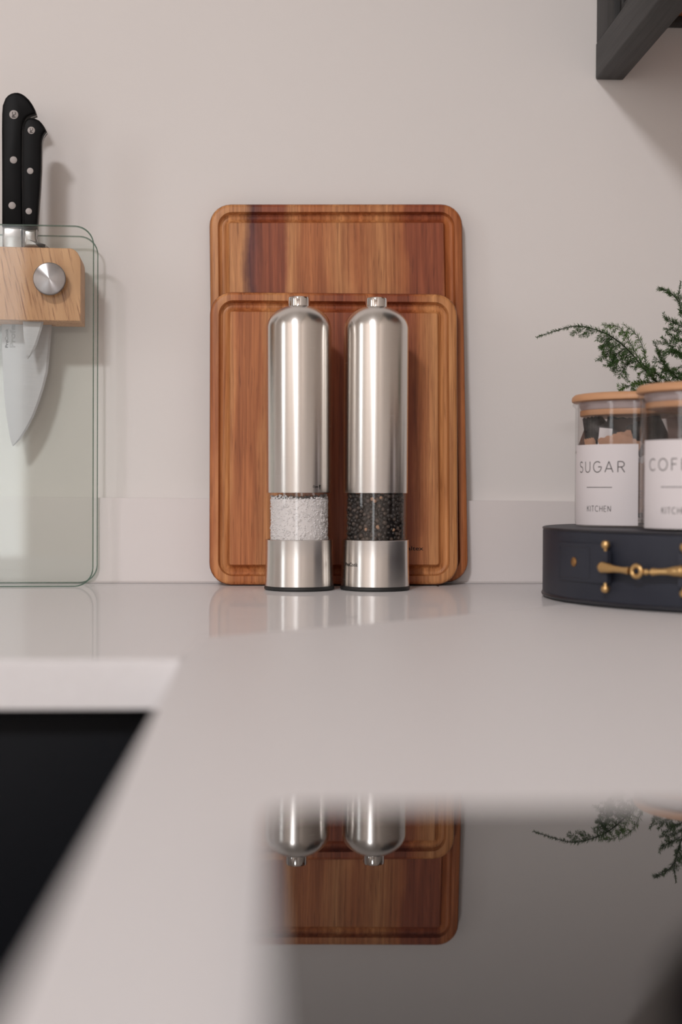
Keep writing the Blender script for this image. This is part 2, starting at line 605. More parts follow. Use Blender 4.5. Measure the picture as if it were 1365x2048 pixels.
def stained(name, axis):
    m, nt, bs = new_mat(name)
    sc = (220, 220, 8) if axis == 'z' else (220, 8, 220)
    n1 = noise(nt, mapped(nt, sc), 1.0, 5, 0.65, 0.5)
    c = ramp(nt, n1, [(0.36, (0.003, 0.003, 0.003)), (0.66, (0.030, 0.029, 0.030))])
    link(nt, c, bs.inputs['Base Color'])
    bs.inputs['Roughness'].default_value = 0.55
    bump(nt, bs, n1, 0.25, 0.0004)
    return m
STAIN_Z = stained('charcoal stained wood upright', 'z')
STAIN_Y = stained('charcoal stained wood level', 'y')
BROWN_WOOD = simple('brown shelf wood', srgb(150, 92, 58), 0.5)

def leather():
    m, nt, bs = new_mat('navy leather')
    v = mapped(nt, (1, 1, 1))
    n1 = noise(nt, v, 700, 3)
    c = mixc(nt, noise(nt, v, 30, 3), (0.018, 0.021, 0.034, 1), (0.030, 0.034, 0.050, 1))
    link(nt, c, bs.inputs['Base Color'])
    bs.inputs['Roughness'].default_value = 0.5
    bs.inputs['Specular IOR Level'].default_value = 0.4
    bump(nt, bs, n1, 0.25, 0.0003)
    return m
LEATHER = leather()
LEATHER_TRIM = simple('navy leather piping', (0.016, 0.017, 0.024, 1), 0.42)

def salt_mat():
    m, nt, bs = new_mat('white salt')
    bs.inputs['Base Color'].default_value = (0.93, 0.92, 0.93, 1)
    bs.inputs['Roughness'].default_value = 0.35
    bs.inputs['Subsurface Weight'].default_value = 0.0
    return m
SALT = salt_mat()
PEPPER = [simple('black peppercorn', (0.022, 0.017, 0.015, 1), 0.45), simple('brown peppercorn', (0.085, 0.062, 0.050, 1), 0.5),
          simple('tan peppercorn', (0.45, 0.27, 0.17, 1), 0.6)]
COFFEE = simple('coffee granules', (0.14, 0.075, 0.058, 1), 0.7)
FLOOR = simple('dark floor', (0.10, 0.07, 0.05, 1), 0.5)
DARK_UNIT = simple('dark tall unit', (0.022, 0.018, 0.015, 1), 0.5)

# ------------------------------------------------------------------ room shell
XL, XR, YB, YR = -2200, 612, 1213, -3800
def room(name, x0, x1, y0, y1, z0, z1, mat, bev=0):
    o = box(name, x0, x1, y0, y1, z0, z1, mat, None, bev)
    place(o)
    return structure(o)
Z0, Z1 = -CT * 1000, 1945
room('wall_back', XL - 100, XR + 100, YB, YB + 100, Z0, Z1, PAINT)
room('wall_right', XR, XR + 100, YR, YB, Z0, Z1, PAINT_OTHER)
room('floor', XL - 100, XR + 100, YR - 100, YB + 100, Z0 - 60, Z0, FLOOR)
room('ceiling', XL - 100, XR + 100, YR - 100, YB + 100, Z1, Z1 + 60, CEIL)
bm = bmesh.new()     # rear wall with its window opening
wx0, wx1, wz0, wz1 = -1330, -570, -250, 1320
add_box(bm, XL - 100, wx0, YR - 100, YR, Z0, Z1)
add_box(bm, wx1, XR + 100, YR - 100, YR, Z0, Z1)
add_box(bm, wx0, wx1, YR - 100, YR, Z0, wz0)
add_box(bm, wx0, wx1, YR - 100, YR, wz1, Z1)
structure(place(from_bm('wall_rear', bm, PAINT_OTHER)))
win = box('window_1', wx0, wx1, YR - 62, YR - 58, wz0, wz1, WINPANE)
structure(place(win))
bm = bmesh.new()
for a in ((wx0, wx0 + 40, wz0, wz1), (wx1 - 40, wx1, wz0, wz1), (wx0 + 40, wx1 - 40, wz0, wz0 + 40), (wx0 + 40, wx1 - 40, wz1 - 40, wz1)):
    add_box(bm, a[0], a[1], YR - 80, YR - 40, a[2], a[3], 3)
from_bm('window_frame', bm, NAVY, win)

bm = bmesh.new()     # left wall with a slim window
wy0, wy1, vz0, vz1 = -540, -60, 20, 1140
add_box(bm, XL - 100, XL, YR, wy0, Z0, Z1)
add_box(bm, XL - 100, XL, wy1, YB, Z0, Z1)
add_box(bm, XL - 100, XL, wy0, wy1, Z0, vz0)
add_box(bm, XL - 100, XL, wy0, wy1, vz1, Z1)
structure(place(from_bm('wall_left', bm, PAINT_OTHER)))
win = box('window_2', XL - 32, XL - 28, wy0, wy1, vz0, vz1, WINPANE)
structure(place(win))
bm = bmesh.new()
for a in ((wy0, wy0 + 20, vz0, vz1), (wy1 - 20, wy1, vz0, vz1), (wy0 + 20, wy1 - 20, vz0, vz0 + 20), (wy0 + 20, wy1 - 20, vz1 - 20, vz1)):
    add_box(bm, XL - 36, XL - 10, a[0], a[1], a[2], a[3], 2)
from_bm('window_frame', bm, NAVY, win)

# ceiling lamp that lights the worktop
lamp = thing('ceiling_light', 'round flush ceiling lamp above the floor in front of the worktop', 'lamp', (LAMP[0] * 1000, LAMP[1] * 1000, 1905))
lathe('lamp_base', [(0, 40), (290, 40), (290, 2), (275, -6), (268, -2), (268, 20), (0, 20)], CEIL, lamp, 48)

# ------------------------------------------------------------------ worktop
top = thing('worktop', 'white quartz corner worktop under the mills, boards and jars', 'worktop', (0, 0, 0))
def slab(name, outline, mat, z0=-22.5, z1=0, bev=1.6):
    bm = bmesh.new()
    a = [bm.verts.new((x * MM, y * MM, z1 * MM)) for x, y in outline]
    b = [bm.verts.new((x * MM, y * MM, z0 * MM)) for x, y in outline]
    n = len(outline)
    fs = [bm.faces.new(a), bm.faces.new(b[::-1])]
    for i in range(n):
        fs.append(bm.faces.new((a[i], b[i], b[(i + 1) % n], a[(i + 1) % n])))
    bmesh.ops.recalc_face_normals(bm, faces=fs)
    return bm, a
# rear run; the joint follows the inner corner and runs off as a mitre
J = [(-38.8, 653), (-33, 752), (105, 872), (437, 1212.5)]
bm, a = slab('slab', [(XL + 1, 653), J[0], J[1], J[2], J[3], (XL + 1, 1212.5)], QUARTZ_POLISHED)
e = [e for e in bm.edges if all(abs(v.co.y - 0.653) < 1e-6 for v in e.verts) and all(v.co.z > -1e-6 for v in e.verts)]
bmesh.ops.bevel(bm, geom=e, offset=1.1 * MM, segments=3, affect='EDGES')
from_bm('slab', bm, QUARTZ_POLISHED, top, 30)
bm, a = slab('slab', [J[0], (-38.8, -620), (XR - 1, -620), (XR - 1, 1212.5), J[3], J[2], J[1]], QUARTZ_HONED)
e = [e for e in bm.edges if all(abs(v.co.x + 0.0388) < 1e-6 for v in e.verts) and all(v.co.z > -1e-6 for v in e.verts)]
bmesh.ops.bevel(bm, geom=e, offset=1.1 * MM, segments=3, affect='EDGES')
from_bm('slab', bm, QUARTZ_HONED, top, 30)
# upstand, a little lower towards the corner
bm = bmesh.new()
vv = [(XL + 2, 79.5), (XR - 2, 68.8)]
pts = []
for x, h in vv:
    for y in (1201, 1212.8):
        for z in (0.6, h):
            pts.append(bm.verts.new((x * MM, y * MM, z * MM)))
for f in ((0, 1, 3, 2), (4, 6, 7, 5), (0, 4, 5, 1), (2, 3, 7, 6), (0, 2, 6, 4), (1, 5, 7, 3)):
    bm.faces.new([pts[i] for i in f])
up = structure(place(from_bm('trim_1', bm, UPSTAND, None, 30)))
bm = bmesh.new()
add_box(bm, XL + 2, XR - 2, 1199.2, 1201.2, 0.05, 1.5, 0.6)
from_bm('sealant_bead', bm, SEAM, up, 30)

# base cabinets that carry it
def base_cabinet(x0, x1, y0, y1, label, face):
    c = thing('base_cabinet', label, 'cabinet', ((x0 + x1) / 2, (y0 + y1) / 2, -918), group=None)
    cx, cy = (x0 + x1) / 2, (y0 + y1) / 2
    hw, hd = (x1 - x0) / 2, (y1 - y0) / 2
    ztop = 918 - 22.8
    box('carcass', -hw, hw, -hd, hd, 100, ztop, NAVY, c)
    box('plinth', -hw, hw, -hd + 40, hd - 40, 0, 100, NAVY, c)
    if face == 'y':
        for k, (za, zb) in enumerate(((ztop - 190, ztop - 4), (ztop - 470, ztop - 194), (104, ztop - 474))):
            d = box('drawer', -hw + 2, hw - 2, -hd - 20, -hd - 0.5, za, zb, NAVY, c, 1.5)
            h = lathe('handle', [(0, 26), (9, 26), (12, 22), (12, 18), (5, 12), (5, 0), (0, 0)], BRASS_DULL, d, 24, 'y', (0, -hd - 20, (za + zb) / 2))
    return c
base_cabinet(-1200, -620, 695, 1195, 'dark navy drawer cabinet under the worktop further along the wall', 'y')
base_cabinet(-618, -20, 695, 1195, 'dark navy drawer cabinet below the worktop edge at the inner corner', 'y')
base_cabinet(-10, XR - 6, -600, 560, 'dark navy cabinet carrying the hob', 'x')

# ------------------------------------------------------------------ hob
hob = thing('induction_hob', 'black glass induction hob set on the worktop, mirroring the boards', 'hob', (262, 20, 0))
bm = bmesh.new()
add_box(bm, -261, 261, -297, 297, 0.1, 6.4, 0)
ev = [e for e in bm.edges if abs(e.verts[0].co.z - e.verts[1].co.z) > 0.001]
bmesh.ops.bevel(bm, geom=ev, offset=4 * MM, segments=4, affect='EDGES')
et = [e for e in bm.edges if all(v.co.z > 0.006 for v in e.verts)]
bmesh.ops.bevel(bm, geom=et, offset=0.9 * MM, segments=2, affect='EDGES')
from_bm('glass_top', bm, HOB_GLASS, hob, 30)
lathe('dark_disc', [(0, 6.4), (96, 6.4), (96, 8.0), (94, 8.6), (0, 8.6)], MATT_BLACK, hob, 64, 'z', (-115, 145, 0), 30)  # added black disc, stands in for a dark blur on the hob

# ------------------------------------------------------------------ wall cabinet (upper right)
cab = thing('wall_cabinet', 'charcoal stained wooden wall cabinet with framed end panel, fixed above the leather case', 'cabinet', (282, 913, 432))
# local: x right, y to the wall (0..300), z up
box('stile', 0.7, 24, 239, 299.6, 31.2, 560, STAIN_Z, cab, 0.8)
box('stile', 0.7, 24, 0, 60, 31.2, 560, STAIN_Z, cab, 0.8)
box('rail', 0, 24.2, 0, 299.6, 0, 31, STAIN_Y, cab, 1.6, 3)
box('end_panel', 9, 15, 60, 239, 31, 560, STAIN_Z, cab)
bm = bmesh.new()
add_box(bm, 5.5, 9, 60.5, 68, 31.5, 560, 0.8)
add_box(bm, 5.5, 9, 231, 238.5, 31.5, 560, 0.8)
add_box(bm, 5.5, 9, 68, 231, 34.5, 41, 0.8)
from_bm('bead', bm, STAIN_Z, cab)
box('bottom_board', 24.4, 326, 3, 299.6, 52, 68, BROWN_WOOD, cab)
box('batten', 24.4, 326, 286, 299.6, 45.8, 51.9, STAIN_Y, cab, 0.5)
box('carcass', 24.4, 326, 3, 299.6, 68.2, 560, STAIN_Z, cab)
box('door', 24.4, 326, -20, 2, 47, 560, STAIN_Z, cab, 1)

# ------------------------------------------------------------------ chopping boards
def rr(w_, h_, r, ins, n=7):
    """rounded rectangle centred in x, standing on z = 0, shrunk by ins"""
    x0, x1, z0, z1 = -w_ / 2 + ins, w_ / 2 - ins, ins, h_ - ins
    r = max(r, 0.6)
    out = []
    for cx, cz, a0 in ((x1 - r, z0 + r, -90), (x1 - r, z1 - r, 0), (x0 + r, z1 - r, 90), (x0 + r, z0 + r, 180)):
        for i in range(n + 1):
            a = math.radians(a0 + 90 * i / n)
            out.append((cx + r * math.cos(a), cz + r * math.sin(a)))
    return out

def chopping_board(label, x, y, rot, w_, h_, t, mat, rim, field):
    o = thing('chopping_board', label, 'chopping board', (x, y, 0.9), rot)
    e_ = 3.2
    L = []
    R0 = 18
    for k in range(5):
        a = math.pi / 2 * k / 4
        L.append((e_ * (1 - math.sin(a)), t - e_ * (1 - math.cos(a))))
    for k in range(5):
        a = math.pi / 2 * k / 4
        L.append((e_ * (1 - math.cos(a)), e_ * (1 - math.sin(a))))
    g = field - rim
    L += [(rim, 0), (rim + 0.35, 0.6), (rim + 0.5, 3.0), (rim + 0.16 * g, 4.9), (rim + 0.38 * g, 5.8), (rim + 0.60 * g, 5.5), (rim + 0.82 * g, 4.2), (rim + 0.96 * g, 2.4), (field, 0.5), (field + 0.5, 0.0)]
    V, F = [], []
    n = 32
    for ins, yy in L:
        if ins <= rim + 0.5:
            r = R0 - ins * 0.8
        else:
            f_ = (ins - rim) / g
            r = (R0 - rim * 0.8) * (1 - f_) + 2.0 * f_
        for px, pz in rr(w_, h_, r, ins):
            V.append((px, yy, pz))
    for i in range(len(L) - 1):
        for k in range(n):
            j = (k + 1) % n
            F.append((i * n + k, i * n + j, (i + 1) * n + j, (i + 1) * n + k))
    F.append(tuple(range(n)))
    F.append(tuple(range((len(L) - 1) * n, len(L) * n)))
    build('board_body', V, F, mat, o, 32)
    return o

LEAN = math.radians(-2.8)
chopping_board('taller acacia chopping board with juice groove, leaning on the wall behind the smaller one', 64.0, 1183.0, (LEAN, math.radians(-0.9), 0),
               213.5, 319.5, 14.5, BOARD_BACK, 7.0, 16.0)
fb = chopping_board('shorter acacia chopping board with juice groove, leaning directly behind the two mills', 57.3, 1167.6, (LEAN, math.radians(-0.15), 0),
                    205.6, 242, 14.5, BOARD_FRONT, 7.2, 16.3)
tv, tf, tw = text2d('zaltex', 3.4, bold=0.012, spacing=1.02)
k = 16.2 / tw
flat_text('board_lettering', [([(x * k, y) for x, y in tv], tf, 73.6 - 16.2, 28.4)], lambda s, t: (s, -0.12, t), INK, fb)

# ------------------------------------------------------------------ mills
def cyl_map(Rr, a_c):
    def fn(s, t):
        a = a_c + s / Rr
        return (Rr * math.sin(a), -Rr * math.cos(a), t)
    return fn

random.seed(11)
def mill(label, x, kind, tilt):
    o = thing('electric_mill', label, 'mill', (x, 1124.5, 0), (0, tilt, 0))
    lathe('foot', [(0, 0.1), (26.5, 0.1), (27.6, 0.8), (27.8, 2.0), (27.2, 3.2), (26.4, 3.6), (0, 3.6)], RUBBER, o)
    lathe('base', [(26.2, 3.4), (27.1, 3.4), (27.0, 10), (26.7, 25), (26.6, 38.8), (26.8, 39.6), (26.3, 39.9), (25.2, 39.8), (25.0, 38), (0, 38)], STEEL, o, 128)
    lathe('window_tube', [(25.0, 38.2), (25.0, 78), (23.6, 78), (23.6, 38.2)], ACRYLIC, o, 96)
    prof = [(24.8, 79.0), (25.3, 76.6), (25.6, 76.6), (25.7, 77.2), (25.7, 206)]
    for i in range(1, 13):
        a = math.radians(90 * i / 13)
        prof.append((25.7 * math.cos(a) ** 0.98, 206 + 18.6 * math.sin(a)))
    prof += [(3.0, 225.0), (0, 225.0)]
    lathe('barrel', prof, STEEL, o, 128, smooth=50)
    lathe('button', [(8.6, 222.5), (8.6, 229.2), (8.3, 230.4), (7.6, 230.9), (0, 231.1)], CHROME, o, 64)
    if kind == 'salt':
        # a heap of small crystals behind the clear tube
        V, F = [], []
        pv, pf = lathe_data([(0, 38.4), (22.0, 38.4), (22.0, 71.5), (12, 73), (0, 73.5)], 48)
        V += pv
        F += pf
        for i in range(3000):
            a = random.uniform(0, 2 * math.pi)
            if random.random() < 0.9:
                hmax = 73.4 + 1.3 * math.sin(2 * a + 0.6) + 0.8 * math.sin(5 * a)
                z = random.uniform(39.2, hmax)
                r = random.uniform(21.2, 22.4)
            else:
                r = 22.3 * math.sqrt(random.random())
                z = 72.0 + 1.3 * math.sin(2 * a + 0.6) + random.uniform(-0.5, 1.0)
            s_ = random.uniform(0.55, 1.15)
            q = Euler((random.random() * 6, random.random() * 6, random.random() * 6)).to_matrix()
            c = Vector((r * math.cos(a), r * math.sin(a), z))
            b = len(V)
            for d in ((1, 0, 0), (-1, 0, 0), (0, 1, 0), (0, -1, 0), (0, 0, 1), (0, 0, -1)):
                V.append(tuple(c + q @ (Vector(d) * s_ * random.uniform(0.75, 1.2))))
            for f in ((0, 2, 4), (2, 1, 4), (1, 3, 4), (3, 0, 4), (2, 0, 5), (1, 2, 5), (3, 1, 5), (0, 3, 5)):
                F.append(tuple(b + i_ for i_ in f))
        so = build('salt_crystals', V, F, SALT, o, 0)
        so['kind'] = 'stuff'
        tv, tf, tw = text2d('Open', 2.0, bold=0.0)
        k = 4.9 / tw
        n = len(tv)
        # triangle pointing down beside the word
        flat_text('open_mark', [([(x_ * k, y_) for x_, y_ in tv], tf, 0, 80.4), ([(5.6, 82.6), (7.1, 82.6), (6.35, 78.6)], [(0, 1, 2)], 0, 0)],
                  cyl_map(25.82, math.asin((37.6 - 27.5) / 25.7)), INK, o)
    else:
        V, F, MI = [], [], []
        pv, pf = lathe_data([(0, 38.4), (20.0, 38.4), (20.0, 75.5), (0, 75.8)], 48)
        V += pv
        F += pf
        MI += [0] * len(pf)
        ico = bmesh.new()
        bmesh.ops.create_icosphere(ico, subdivisions=2, radius=1.0)
        iv = [v.co.copy() for v in ico.verts]
        iff = [tuple(v.index for v in f.verts) for f in ico.faces]
        ico.free()
        pts = []
        tries = 0
        while len(pts) < 330 and tries < 30000:
            tries += 1
            a = random.uniform(0, 2 * math.pi)
            z = random.uniform(39.8, 75.5)
            rad = random.uniform(1.6, 2.15)
            ok = True
            for a2, z2, r2 in pts:
                da = abs((a - a2 + math.pi) % (2 * math.pi) - math.pi) * 21.3
                if da * da + (z - z2) ** 2 < (0.86 * (rad + r2)) ** 2:
                    ok = False
                    break
            if ok:
                pts.append((a, z, rad))
        for a, z, rad in pts:
            c = Vector(((23.1 - rad - random.uniform(0, 0.6)) * math.sin(a), -(23.1 - rad) * math.cos(a), z))
            b = len(V)
            mi = 1 if random.random() < 0.4 else 0
            if random.random() < 0.02:
                mi = 2
            ph = random.random() * 10
            for v in iv:
                w_ = 1 + 0.09 * math.sin(7 * v.x + ph) * math.sin(6 * v.z + 2 * ph)
                V.append(tuple(c + v * rad * w_))
            F += [tuple(b + i_ for i_ in f) for f in iff]
            MI += [mi] * len(iff)
        po = build('peppercorns', V, F, None, o, 60, PEPPER, MI)
        po['kind'] = 'stuff'
        for (dx, dz, rr_) in ((0.02, 50.0, 2.0), (-0.42, 48.2, 1.5), (-0.10, 70.3, 1.5), (0.12, 73.0, 1.4), (0.62, 48.0, 1.5)):
            b2 = [(v.x * rr_ * (1 + 0.1 * math.sin(9 * v.x)) + (23.2 - rr_) * math.sin(dx), v.y * rr_ - (23.3 - rr_) * math.cos(dx), v.z * rr_ + dz) for v in iv]
            p = build('pale_peppercorn', b2, iff, PEPPER[2], o, 60)
        p1 = text2d('Pro', 2.9, bold=0.016)
        p2 = text2d('Cook', 2.9, outline=0.022)
        k = 13.6 / (p1[2] + p2[2] + 0.3)
        sx = lambda L, dx=0: [((x_ + dx) * k, y_) for x_, y_ in L]
        flat_text('maker_lettering', [(sx(p1[0]), p1[1], 0, 19.4), (sx(p2[0], p1[2] + 0.3), p2[1], 0, 19.4)],
                  cyl_map(27.05, math.asin((63.2 - 87.3) / 26.9)), INK, o)
    return o

mill('brushed steel electric mill holding white salt crystals', 27.3, 'salt', math.radians(-0.30))
mill('brushed steel electric mill holding black peppercorns', 87.4, 'pepper', 0)

# a crumb of pepper husk on the worktop beside the mills
cr = place(build('pepper_crumb', [(0, 0, 0.15), (1.6, -3.6, 0.2), (2.4, -3.3, 0.3), (0.9, 0.3, 0.25), (1.2, -1.6, 0.9)], [(0, 1, 4), (1, 2, 4), (2, 3, 4), (3, 0, 4), (0, 3, 2, 1)], PEPPER[0], None, 0), 141, 1164, 0)
tag(cr, 'tiny dark crumb lying in front of the shorter board', 'crumb')

# ------------------------------------------------------------------ knife block
KB_ROT = math.radians(2.5)
kb = thing('knife_block', 'oak knife block between two clear glass panels with a round steel knob', 'knife block', (-172.3, 1147.5, 0), (0, 0, KB_ROT))
def glass_panel(y0, y1, x0=-186, x1=34.8, h=289, r=15):
    pts = []
    for cx, cz, a0 in ((x1 - r, r, -90), (x1 - r, h - r, 0), (x0 + r, h - r, 90), (x0 + r, r, 180)):
        for i in range(9):
            a = math.radians(a0 + 90 * i / 8)
            pts.append((cx + r * math.cos(a), cz + r * math.sin(a) + 0.3))
    n = len(pts)
    cx_, cz_ = (x0 + x1) / 2, h / 2
    def shrink(p, d):        # polished arris: the face stops a little short of the edge
        return (p[0] - d * max(-1, min(1, (p[0] - cx_) / ((x1 - x0) / 2 - r) * 1.0)) if abs(p[0] - cx_) > (x1 - x0) / 2 - r else p[0],
                p[1] - d * max(-1, min(1, (p[1] - cz_) / (h / 2 - r))) if abs(p[1] - cz_) > h / 2 - r else p[1])
    inn = [shrink(p, 0.75) for p in pts]
    t_ = y1 - y0
    V = [(x, y0, z) for x, z in inn] + [(x, y0 + t_ * 0.25, z) for x, z in pts] + [(x, y1 - t_ * 0.25, z) for x, z in pts] + [(x, y1, z) for x, z in inn]
    F = [tuple(range(n)), tuple(range(4 * n - 1, 3 * n - 1, -1))]
    MI = [0, 0]
    for q in range(3):
        for i in range(n):
            j = (i + 1) % n
            F.append((q * n + i, (q + 1) * n + i, (q + 1) * n + j, q * n + j))
            MI.append(1)
    return build('glass_panel', V, F, None, kb, 30, [PANE, PANE_EDGE], MI)
glass_panel(0, 4)
glass_panel(46.2, 50.2)

outl = [(-172, 213.5), (24.2, 213.5), (24.2, 258)]
for i in range(7):
    a = math.radians(90 * i / 6)
    outl.append((24.2 - 9 + 9 * math.cos(a), 271.8 - 12.5 + 12.5 * math.sin(a)))
outl += [(-172, 272.2)]
outl = outl[:2] + outl[3:]
bm = bmesh.new()
prism(bm, outl, 4.2, 46.0, 1.2, 2)
blk = from_bm('block_body', bm, OAK, kb, 35)
# slots for the blades
cut = bmesh.new()
add_box(cut, -26.5, -0.5, 12.6, 15.6, 190, 300)
add_box(cut, -46, 0.8, 34.2, 38.0, 190, 300)
cutter = from_bm('slot_cutter', cut, OAK, kb, 0)
md = blk.modifiers.new('slots', 'BOOLEAN')
md.operation = 'DIFFERENCE'
md.object = cutter
md.solver = 'EXACT'
bpy.context.view_layer.update()
dg = bpy.context.evaluated_depsgraph_get()
me = bpy.data.meshes.new_from_object(blk.evaluated_get(dg))
blk.modifiers.clear()
blk.data = me
bpy.data.objects.remove(cutter)

lathe('knob', [(0, -8.2), (3.5, -8.2), (3.5, -1), (12.2, 0), (12.9, 0.7), (12.9, 2.6), (12.4, 3.3), (11.8, 3.5), (0, 3.9)], KNOB_STEEL, kb, 72, 'y', (0.5, -4.4, 245.3), 35)

def shape_knife(name, label, hand, hy, ht, bolster, rivets, blade_rows, by, bt):
    o = thing(name, label, 'knife', (-172.3, 1147.5, 0), (0, 0, KB_ROT))
    loc = o.location.copy()
    bm = bmesh.new()
    prism(bm, hand, hy - ht / 2, hy + ht / 2, 2.2, 3)
    hd = from_bm('handle', bm, BLACK_PLASTIC, o, 30)
    # tang: a thin steel line that shows along the spine of the handle
    bm = bmesh.new()
    sl = [(x, z) for x, z in hand]
    cx = sum(p[0] for p in sl) / len(sl)
    cz = sum(p[1] for p in sl) / len(sl)
    big = [(cx + (x - cx) * 1.012 + (0.12 if x > cx else -0.12), cz + (z - cz) * 1.0008) for x, z in sl]
    prism(bm, big, hy - 1.2, hy + 1.2)
    from_bm('tang', bm, BOLSTER, o, 30)
    bm = bmesh.new()
    prism(bm, bolster, hy - ht / 2 + 0.4, hy + ht / 2 - 0.4, 2.4, 3)
    from_bm('bolster', bm, BOLSTER, o, 40)
    for rx, rz, r_ in rivets:
        rv = lathe('rivet', [(0, 0), (r_, 0), (r_, 0.16), (r_ - 0.1, 0.2), (0, 0.2)], RIVET, o, 32, 'y', (rx, hy - ht / 2, rz), 30)
    # pommel badge: bold P with an outlined C, turned on its side
    rx, rz, r_ = rivets[0]
    a = text2d('P', r_ * 0.82, bold=0.02)
    b = text2d('C', r_ * 0.82, outline=0.03)
    fn = lambda s, t: (rx + r_ * 0.42 - t, hy - ht / 2 - 0.26, rz - r_ * 0.66 + s)
    flat_text('badge_mark', [(a[0], a[1], 0, 0), (b[0], b[1], a[2] * 0.86, 0)], fn, INK, o)
    # blade: rows (left, right, z), ground on the right
    V, F = [], []
    for xl, xr, z in blade_rows:
        g = min(1.8, (xr - xl) * 0.3)
        xb = xr - g
        V += [(xl, by - bt / 2, z), (xb, by - bt * 0.36, z), (xr, by, z), (xb, by + bt * 0.36, z), (xl, by + bt / 2, z)]
    n = len(blade_rows)
    for i in range(n - 1):
        for k in range(5):
            j = (k + 1) % 5
            F.append((i * 5 + k, i * 5 + j, (i + 1) * 5 + j, (i + 1) * 5 + k))
    F.append(tuple(range(5)))
    F.append(tuple(range((n - 1) * 5, n * 5)))
    bl = build('blade', V, F, BLADE, o, 4)
    return o, bl

HB = [(-41.6, 292.6), (-41.6, 330), (-41.8, 370), (-41.7, 384), (-41.2, 390.7), (-39.1, 396.4), (-37.0, 399), (-34.3, 400.7), (-31.5, 401.5), (-29.0, 401.6), (-26, 400.7), (-23.1, 398.9), (-20, 396), (-17.3, 392.2),
      (-15.4, 388.4), (-14.4, 384.9), (-16.2, 384.3), (-19, 383.3), (-21.4, 381.6), (-23.3, 379), (-24.4, 375), (-24.9, 368), (-25.1, 352), (-24.8, 330), (-24.4, 310), (-24.2, 292.6)]
BB = [(-41.4, 292.6), (-24.1, 292.6), (-24.0, 284), (-24.0, 272.5), (-41.4, 272.5)]
rows = [(-42.5, -2.0, 270), (-42.4, -2.0, 214), (-42.2, -2.7, 204), (-41.9, -3.9, 189), (-41.3, -5.2, 175), (-40.7, -8.6, 161), (-39.8, -12.1, 150), (-38.4, -16.6, 138), (-37, -21.2, 129), (-35.4, -27.0, 119.8), (-34.0, -31.9, 115), (-33.4, -33.2, 113.9)]
ck, cbl = shape_knife('chef_knife', 'large black-handled kitchen knife with wide blade, standing in the oak block', HB, 36, 15.5, BB, [(-32.0, 383.2, 3.6), (-32.2, 346.4, 2.9), (-33.3, 309.4, 2.9)], rows, 36.1, 2.2)
HS = [(-22.5, 287), (-22.9, 310), (-23.2, 340), (-23.1, 365), (-22.5, 369.6), (-21.4, 372.7), (-19.2, 375.2), (-16.4, 376.2), (-13, 375.7), (-9.6, 374.2), (-7.2, 371.8), (-5.2, 368.9), (-3.8, 365.9),
      (-5.2, 364.1), (-6.4, 362.3), (-7.2, 359.5), (-7.6, 356), (-7.8, 345), (-8.0, 335), (-8.8, 320), (-9.6, 309), (-10.4, 297), (-11.0, 287)]
BS = [(-22.4, 287), (-11.1, 287), (-11.3, 280), (-10.4, 277), (-8.4, 275), (-5.5, 273.9), (-2.0, 273.3), (-2.0, 272.5), (-21.4, 272.5), (-21.6, 279)]
rows = [(-23.0, -3.0, 270), (-22.8, -6.0, 216), (-22.6, -6.8, 211), (-22.4, -8.2, 206), (-21.9, -9.9, 200.5), (-21.1, -11.6, 195), (-20.4, -14.0, 190), (-19.7, -16.6, 186), (-19.2, -18.8, 183.6)]
pk, pbl = shape_knife('paring_knife', 'small black-handled paring knife with short pointed blade, in front of the larger knife', HS, 14, 13.5, BS, [(-15.5, 365.6, 2.9), (-16.3, 333.2, 2.5), (-17.4, 301.0, 2.5)], rows, 14.1, 1.8)
# maker's lettering reading up the big blade
p1 = text2d('Pro', 2.5, bold=0.018)
p2 = text2d('Cook', 2.5, outline=0.02)
p3 = text2d('Professional', 4.4, outline=0.014)
kk = 15.6 / (p1[2] + p2[2])
k3 = 22.5 / p3[2] * 1.78
flat_text('maker_lettering', [([(x * kk, y) for x, y in p1[0]], p1[1], 0, 0), ([(x * kk + p1[2] * kk, y) for x, y in p2[0]], p2[1], 0, 0)], lambda s, t: (-37.2 - t, 34.9, 194.4 + s), INK, ck)
flat_text('range_lettering', [([(x * k3, y) for x, y in p3[0]], p3[1], 0, 0)], lambda s, t: (-31.6 - t, 34.94, 194.6 + s), INK_ETCH, ck)

# ------------------------------------------------------------------ round leather case
CX, CY, CR, CH = 374, 1030.5, 168.5, 52.5
case = thing('leather_case', 'round navy leather case with brass snaffle bit, carrying the jars', 'case', (CX, CY, 0))
lathe('case_body', [(0, 0.6), (CR - 4, 0.6), (CR - 1.5, 2.5), (CR - 0.8, 5), (CR - 0.8, CH - 3), (CR - 2, CH - 0.8), (CR - 5, CH - 0.4), (0, CH - 0.4)], LEATHER, case, 160, smooth=25)
def ring(name, r, z, t, mat):
    V, F = [], []
    n, m_ = 160, 8
    for i in range(n):
        a = 2 * math.pi * i / n
        for k_ in range(m_):
            b = 2 * math.pi * k_ / m_
            q = r + t * math.cos(b)
            V.append((q * math.cos(a), q * math.sin(a), z + t * math.sin(b)))
    for i in range(n):
        for k_ in range(m_):
            F.append((i * m_ + k_, ((i + 1) % n) * m_ + k_, ((i + 1) % n) * m_ + (k_ + 1) % m_, i * m_ + (k_ + 1) % m_))
    return build(name, V, F, mat, case, 60)
ring('piping', CR - 1.5, CH - 1.3, 1.1, LEATHER_TRIM)
ring('piping', CR - 1.3, 2.6, 1.5, LEATHER_TRIM)
def on_case(a_deg, z, off=0.0):
    a = math.radians(a_deg)
    return Vector(((CR - 0.8 + off) * math.sin(a), -(CR - 0.8 + off) * math.cos(a), z))
